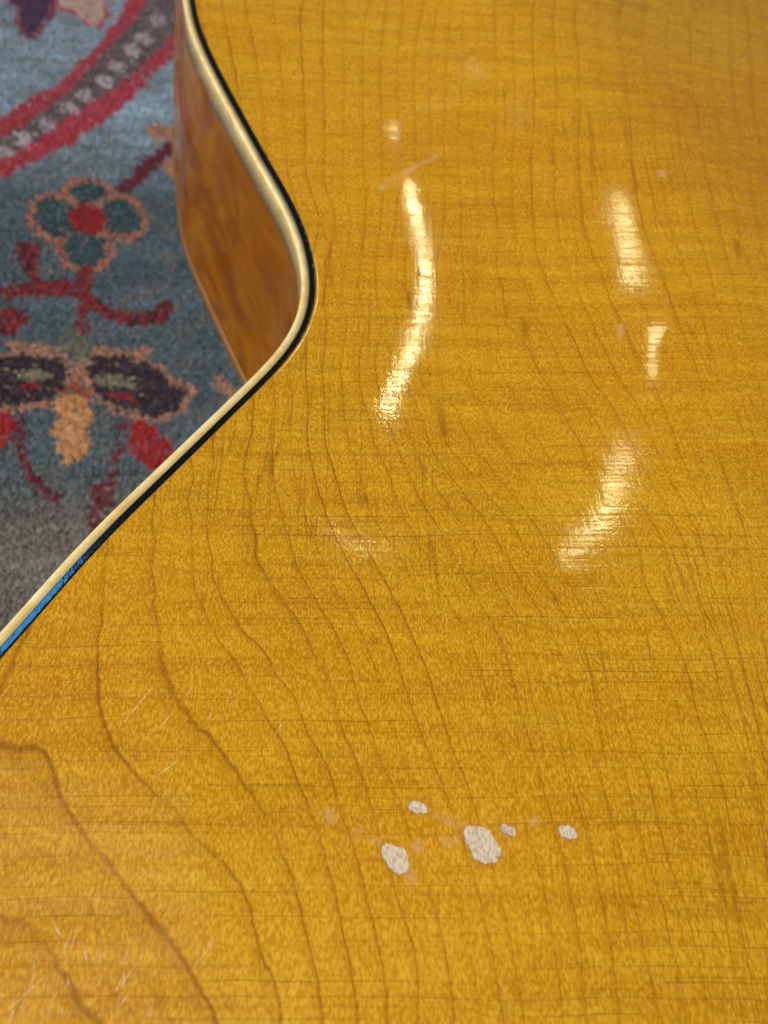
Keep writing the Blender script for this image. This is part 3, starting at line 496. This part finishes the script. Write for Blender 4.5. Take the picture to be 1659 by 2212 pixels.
# fine pale scratches lying in the lacquer
def surface_z(P): return np.interp(edge_distance(np.atleast_2d(P)), dg, zg) + highlight_relief(np.atleast_2d(P))
for k in range(18):                                  # hairlines of wear crowding the lower bout
    p0 = np.array([rng.uniform(-20, 4), rng.uniform(-18, -4)]); a = rng.normal(1.35, 0.22); ln = rng.uniform(1.5, 6.0)
    SCRATCHES.append([p0.tolist(), (p0 + ln * np.array([math.cos(a), math.sin(a)])).tolist()])
for sc in SCRATCHES:
    sc = np.array(sc)
    s = np.r_[0, np.cumsum(np.hypot(*np.diff(sc, axis=0).T))]
    n = max(6, int(s[-1] / 0.6)); t = np.linspace(0, s[-1], n)
    P = np.stack([np.interp(t, s, sc[:, k]) for k in (0, 1)], 1)
    if n > 12:
        k = np.ones(5) / 5
        P[2:-2] = np.stack([np.convolve(P[:, c], k, 'valid') for c in (0, 1)], 1)
    T = np.gradient(P, axis=0); T /= np.linalg.norm(T, axis=1)[:, None]; Nn = np.stack([-T[:, 1], T[:, 0]], 1)
    w = (rng.uniform(0.035, 0.06) * np.sin(np.linspace(0.08, math.pi - 0.08, n)) * (0.5 + rng.random(n)))[:, None]
    A = P + Nn * w; B = P - Nn * w
    zc = surface_z(P) + 0.035
    vv = np.vstack([to_local(A, zc - 0.02), to_local(P, zc + 0.01), to_local(B, zc - 0.02)])
    i = np.arange(n - 1)
    ff = np.vstack([np.stack([i, i + 1, i + 1 + n, i + n], 1), np.stack([i + n, i + n + 1, i + 1 + 2 * n, i + 2 * n], 1)])
    mesh_obj('scratch', vv, ff, SCRATCH, guitar)

# ------------------------------------------------------------------ bindings and sides: profiles swept round the outline
def sweep(name, prof, mat, closed=False):
    prof = np.array(prof, float); k = len(prof)
    XYZ = []
    for d, z in prof:
        XYZ.append(to_local(EDGE + INN * d, np.full(NA, z)))
    vv = np.vstack(XYZ)
    fs = []
    for a in range(k if closed else k - 1):
        b = (a + 1) % k; q = np.arange(NA); q2 = (q + 1) % NA
        fs.append(np.stack([a * NA + q, a * NA + q2, b * NA + q2, b * NA + q], 1))
    return mesh_obj(name, vv, np.vstack(fs), mat, guitar)
def rounded(x0, x1, z0, z1, r, flip=1):
    """outer face, rounded upper outer corner, top, inner face: offsets are inwards from the edge"""
    pts = [(x0, z0)]
    for k in range(9):
        a = k / 8 * math.pi / 2
        pts.append((x0 + r - r * math.cos(a), z1 + flip * (-r + r * math.sin(a))))
    pts += [(x1, z1 + 0.03 * flip), (x1, z0)]
    return pts
b = sweep('binding', rounded(-0.05, 1.90, -7.2, 0.05, 0.6), CREAM, True); b['label'] = 'cream celluloid binding round the edge of the back'
b = sweep('purfling', [(1.91, -1.2), (1.91, 0.06), (2.05, 0.10), (2.5, 0.22), (2.9, 0.34), (3.3, 0.44), (3.49, 0.44), (3.49, -1.2)], BLACK, True); b['label'] = 'black strip between the binding and the maple'
b = sweep('side', [(0.0, -7.21), (0.0, -30), (0.0, -55), (0.0, -(BODY * 1000 - 5.0))], SIDE); b['label'] = 'glossy brown maple side with cloudy figure'
hb = -BODY * 1000
sweep('front_binding', rounded(-0.25, 2.2, hb + 5.01, hb, 1.0, -1), AGED, True)
# the front: an arched plate facing the rug, with bridge
NF = 24
uf = np.linspace(0, 0.98, NF)
XYf = ((EDGE + INN * 2.2)[None] * (1 - uf)[:, None, None] + CEN[None, None] * uf[:, None, None]).reshape(-1, 2)
df = edge_distance(XYf)
Ff = np.stack([(np.arange(NF - 1)[:, None] * NA + jj), (np.arange(NF - 1)[:, None] * NA + j2), ((np.arange(NF - 1)[:, None] + 1) * NA + j2), ((np.arange(NF - 1)[:, None] + 1) * NA + jj)], -1).reshape(-1, 4)
arch = 18 * np.clip(df / 110, 0, 1) ** 2 * (3 - 2 * np.clip(df / 110, 0, 1))
mesh_obj('front_plate', to_local(XYf, hb - arch), Ff[:, ::-1], SIDE, guitar)
def loft(name, sections, mat):
    """sections: lists of (x, y, z) rings of equal length, capped"""
    n = len(sections[0]); vv = [p for s in sections for p in s]
    bmm = bmesh.new(); bv = [bmm.verts.new((x / 1000 - BASE.x, y / 1000 - BASE.y, z / 1000)) for x, y, z in vv]
    for a in range(len(sections) - 1):
        for k in range(n):
            bmm.faces.new((bv[a * n + k], bv[a * n + (k + 1) % n], bv[(a + 1) * n + (k + 1) % n], bv[(a + 1) * n + k]))
    bmm.faces.new(bv[:n][::-1]); bmm.faces.new(bv[-n:])
    bmesh.ops.recalc_face_normals(bmm, faces=bmm.faces)
    me = bpy.data.meshes.new(name); bmm.to_mesh(me); bmm.free(); me.materials.append(mat)
    o = bpy.data.objects.new(name, me); col.objects.link(o); o.parent = guitar
    return o
ztop = RIM * 1000 + hb - 17
secs = []
for x in np.linspace(130 - 70, 130 + 70, 15):
    e = 1 - ((x - 130) / 74) ** 2
    w0 = 6 + 2 * e; zl = 0.5 + 6 * (1 - e)
    secs.append([(x, 60 - w0, ztop), (x, 60 + w0, ztop), (x, 60 + 3, zl), (x, 60 - 3, zl)])
loft('bridge', secs, EBONY)

# ------------------------------------------------------------------ the rug: backing and knotted pile
def rug_material():
    m, p = material('wool_pile')
    n = S.nt.nodes.new('ShaderNodeAttribute'); n.attribute_name = 'yarn'
    put(p, 'Base Color', n.outputs['Color']); put(p, 'Roughness', 0.95); put(p, 'Specular IOR Level', 0.1)
    put(p, 'Sheen Weight', 0.25); put(p, 'Sheen Roughness', 0.5)
    return m
def backing_material():
    m, p = material('rug_backing')
    w = noise(coords((500, 500, 500)), 1, 2)
    put(p, 'Base Color', mix(w, lin(60, 62, 66), lin(96, 92, 86))); put(p, 'Roughness', 0.95)
    return m
def floor_material():
    m, p = material('floor_boards')
    g = noise(coords((6, 60, 10)), 1, 4)
    put(p, 'Base Color', mix(g, lin(92, 62, 38), lin(134, 96, 62))); put(p, 'Roughness', 0.4)
    return m
RA = math.radians(15.0); RC = np.array([-60.0, 230.0]); PITCH = 1.6
na, nb = 460, 620
ga = (np.arange(na) - na / 2 + 0.5) * PITCH; gb = (np.arange(nb) - nb / 2 + 0.5) * PITCH
AA, BB = np.meshgrid(ga, gb); AA = AA.ravel(); BB = BB.ravel()
row = np.repeat(np.arange(nb), na)
def rot(a, b): return np.stack([RC[0] + a * math.cos(RA) - b * math.sin(RA), RC[1] + a * math.sin(RA) + b * math.cos(RA)], 1)
Pk = rot(AA, BB)
def unrot(P):
    q = np.asarray(P, float) - RC
    return np.stack([q[:, 0] * math.cos(RA) + q[:, 1] * math.sin(RA), -q[:, 0] * math.sin(RA) + q[:, 1] * math.cos(RA)], 1)
# the pattern repeats beyond the traced motif
PA, PB = 210.0, 430.0
m0 = unrot([[-85, 300]])[0]
wa = (AA - m0[0] + PA / 2) % PA - PA / 2 + m0[0]
wb = (BB - m0[1] + PB / 2) % PB - PB / 2 + m0[1]
jit = lambda s: rng.normal(0, s, len(AA))
Q = np.stack([wa + jit(0.9), wb + jit(0.9)], 1)
rugp = {k: unrot(v) for k, v in RUG.items()}
def L3(r, g, b): return np.array(lin(r, g, b)[:3])
# field with abrash: bands of slightly different dye along the rows, and painted window light
def smooth_noise(n, w):
    x = rng.normal(0, 1, n + 8 * w); k = np.hanning(2 * w + 1); k /= np.sqrt((k ** 2).sum())
    return np.convolve(x, k, 'same')[4 * w:4 * w + n]
band = smooth_noise(nb, 3) * 0.5 + smooth_noise(nb, 14) * 0.8
yb = wb
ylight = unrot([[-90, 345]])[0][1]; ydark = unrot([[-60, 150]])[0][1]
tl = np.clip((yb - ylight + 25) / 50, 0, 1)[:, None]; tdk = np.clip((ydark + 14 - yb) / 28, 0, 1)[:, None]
YARN = L3(86, 103, 113) * (1 - tl) + L3(144, 164, 180) * tl  # far end of the field lightened: window light put into the yarn colour
YARN = YARN * (1 - tdk) + L3(134, 129, 122) * tdk
yard = rng.random(len(AA))
patch = np.sin(AA / 13 + 2 * np.sin(BB / 17)) * np.sin(BB / 9 + 1.5 * np.sin(AA / 23))
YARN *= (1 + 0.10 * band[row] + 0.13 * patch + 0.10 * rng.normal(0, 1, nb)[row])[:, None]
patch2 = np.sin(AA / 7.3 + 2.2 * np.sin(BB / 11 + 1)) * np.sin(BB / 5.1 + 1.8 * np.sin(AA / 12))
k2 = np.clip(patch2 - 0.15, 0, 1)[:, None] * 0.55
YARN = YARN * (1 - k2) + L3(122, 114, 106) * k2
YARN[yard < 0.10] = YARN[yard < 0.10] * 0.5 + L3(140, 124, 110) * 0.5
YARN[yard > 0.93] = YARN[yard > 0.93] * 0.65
def paint(key, c, c2=None, grow=0.0, outline=None, ow=3.0, keep=0.985):
    d = polygon_distance(Q, rugp[key]) - grow
    if outline is not None:
        m = (d < ow) & (rng.random(len(d)) < 0.95); YARN[m] = L3(*outline)
    m = (d < 0) & (rng.random(len(d)) < keep)
    YARN[m] = L3(*c)
    if c2 is not None:
        m2 = m & (rng.random(len(d)) < 0.4); YARN[m2] = L3(*c2)
def disc(center, ra, rb, c, c2=None, keep=0.985):
    e = ((Q[:, 0] - center[0]) / ra) ** 2 + ((Q[:, 1] - center[1]) / rb) ** 2
    m = (e < 1) & (rng.random(len(e)) < keep); YARN[m] = L3(*c)
    if c2 is not None:
        m2 = m & (rng.random(len(e)) < 0.4); YARN[m2] = L3(*c2)
RED = (142, 48, 58); RED2 = (118, 40, 50); PEACH = (172, 128, 106); TEAL = (58, 78, 86); PLUM = (64, 46, 58); OLIVE = (120, 118, 98)
paint('up_red', (172, 58, 76), (178, 84, 98)); paint('mid', (124, 106, 108), (98, 84, 88)); paint('low_red', (176, 58, 78), (182, 84, 100))
for q in rugp['dots']: disc(q, 5.0, 5.6, (186, 174, 182), (140, 128, 134))
paint('purple', (92, 66, 100), (78, 58, 84), outline=(140, 74, 92)); paint('beige', (196, 172, 160), (180, 150, 144), outline=(178, 92, 104))
paint('diag', (118, 44, 66), (96, 40, 60))
paint('peach1', PEACH); paint('peach2', PEACH)
s = 0.117                                  # millimetres on the rug for one traced unit
PR = [(9.2, 7.2), (10.0, 13.5), (10.0, 13.5), (10.0, 11.0)]
for q, (ra, rb) in zip(rugp['petals'], PR): disc(q, ra + 3.4, rb + 4.2, PEACH, (170, 96, 88))
disc(rugp['fc'][0], 11.5, 13.5, PEACH)
for q, (ra, rb) in zip(rugp['petals'], PR): disc(q, ra, rb, TEAL, (76, 100, 108))
disc(rugp['fc'][0], 8.6, 11.0, (160, 36, 44), (136, 34, 46))
paint('stem', RED, RED2); paint('arm_l', RED, RED2); paint('arm_r', RED, (88, 36, 52)); paint('hook_l', RED, (90, 36, 54)); paint('hook_l2', RED, (96, 36, 56))
paint('leaf_r', PLUM, (52, 38, 52), outline=PEACH); paint('leaf_l', PLUM, (52, 38, 52), outline=PEACH)
paint('pl1', PEACH); paint('pl2', PEACH); paint('olive', OLIVE, (106, 110, 98))
paint('ol_r', OLIVE, (150, 144, 112)); paint('ol_l', OLIVE, (150, 144, 112)); paint('rd_r', (150, 34, 44)); paint('rd_l', (150, 34, 44))
paint('ln_l', (124, 40, 58), (104, 38, 56)); paint('ln_r', (124, 44, 60), (104, 38, 56))
paint('pst', PEACH); paint('cap', (160, 88, 62)); paint('pear', (198, 146, 96), (212, 162, 112)); paint('red_r', (172, 36, 38), (150, 36, 42)); paint('red_l', (172, 36, 38), (150, 36, 42))
paint('peach3', PEACH)
YARN = np.clip(0.92 * YARN * np.exp(rng.normal(0, 0.09, len(YARN)))[:, None], 0.004, 0.9)

rug = bpy.data.objects.new('rug', None); col.objects.link(rug)
rug['label'] = 'faded blue wool rug with red vines and a peach-outlined flower, under the guitar'
rug['category'] = 'rug'
rug.location = (RC[0] / 1000, RC[1] / 1000, -0.006)
hw = PITCH * 0.62
cnt = len(AA)
base_xy = np.stack([AA, BB], 1)
lean = rng.normal(0, 0.45, (cnt, 2)) + np.array([0.0, -0.5])
hgt = 5.6 + rng.normal(0, 0.35, cnt)
V5 = np.zeros((cnt, 5, 3), np.float32)
cs, sn = math.cos(RA), math.sin(RA)
def setv(i, a, b, z):
    V5[:, i, 0] = (a * cs - b * sn) / 1000; V5[:, i, 1] = (a * sn + b * cs) / 1000; V5[:, i, 2] = z / 1000
for i, (sa, sb) in enumerate(((-1, -1), (1, -1), (1, 1), (-1, 1))):
    setv(i, AA + sa * hw * 1.3, BB + sb * hw * 0.86, np.full(cnt, 3.6) + rng.normal(0, 0.25, cnt))
setv(4, AA + lean[:, 0], BB + lean[:, 1], hgt)
o5 = np.arange(cnt)[:, None] * 5
Fk = np.stack([o5 + np.array([a, b, 4]) for a, b in ((0, 1), (1, 2), (2, 3), (3, 0))], 1).reshape(-1, 3)
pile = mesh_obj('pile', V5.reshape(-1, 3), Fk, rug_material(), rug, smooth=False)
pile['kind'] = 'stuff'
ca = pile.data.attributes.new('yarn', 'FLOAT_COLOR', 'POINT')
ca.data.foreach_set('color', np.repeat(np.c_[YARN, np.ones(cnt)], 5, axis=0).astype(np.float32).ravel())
W2, H2 = na * PITCH / 2000 + 0.004, nb * PITCH / 2000 + 0.012
bk = []
for z in (0.0005, 0.0034):
    for a, b_ in ((-W2, -H2), (W2, -H2), (W2, H2), (-W2, H2)):
        bk.append((a * cs - b_ * sn, a * sn + b_ * cs, z))
mesh_obj('backing', bk, [(0, 3, 2, 1), (4, 5, 6, 7), (0, 1, 5, 4), (1, 2, 6, 5), (2, 3, 7, 6), (3, 0, 4, 7)], backing_material(), rug, smooth=False)
fl = mesh_obj('floor', [(-2.5, -2.5, -0.006), (2.5, -2.5, -0.006), (2.5, 2.5, -0.006), (-2.5, 2.5, -0.006)], [(0, 1, 2, 3)], floor_material(), None, smooth=False)
fl['kind'] = 'structure'
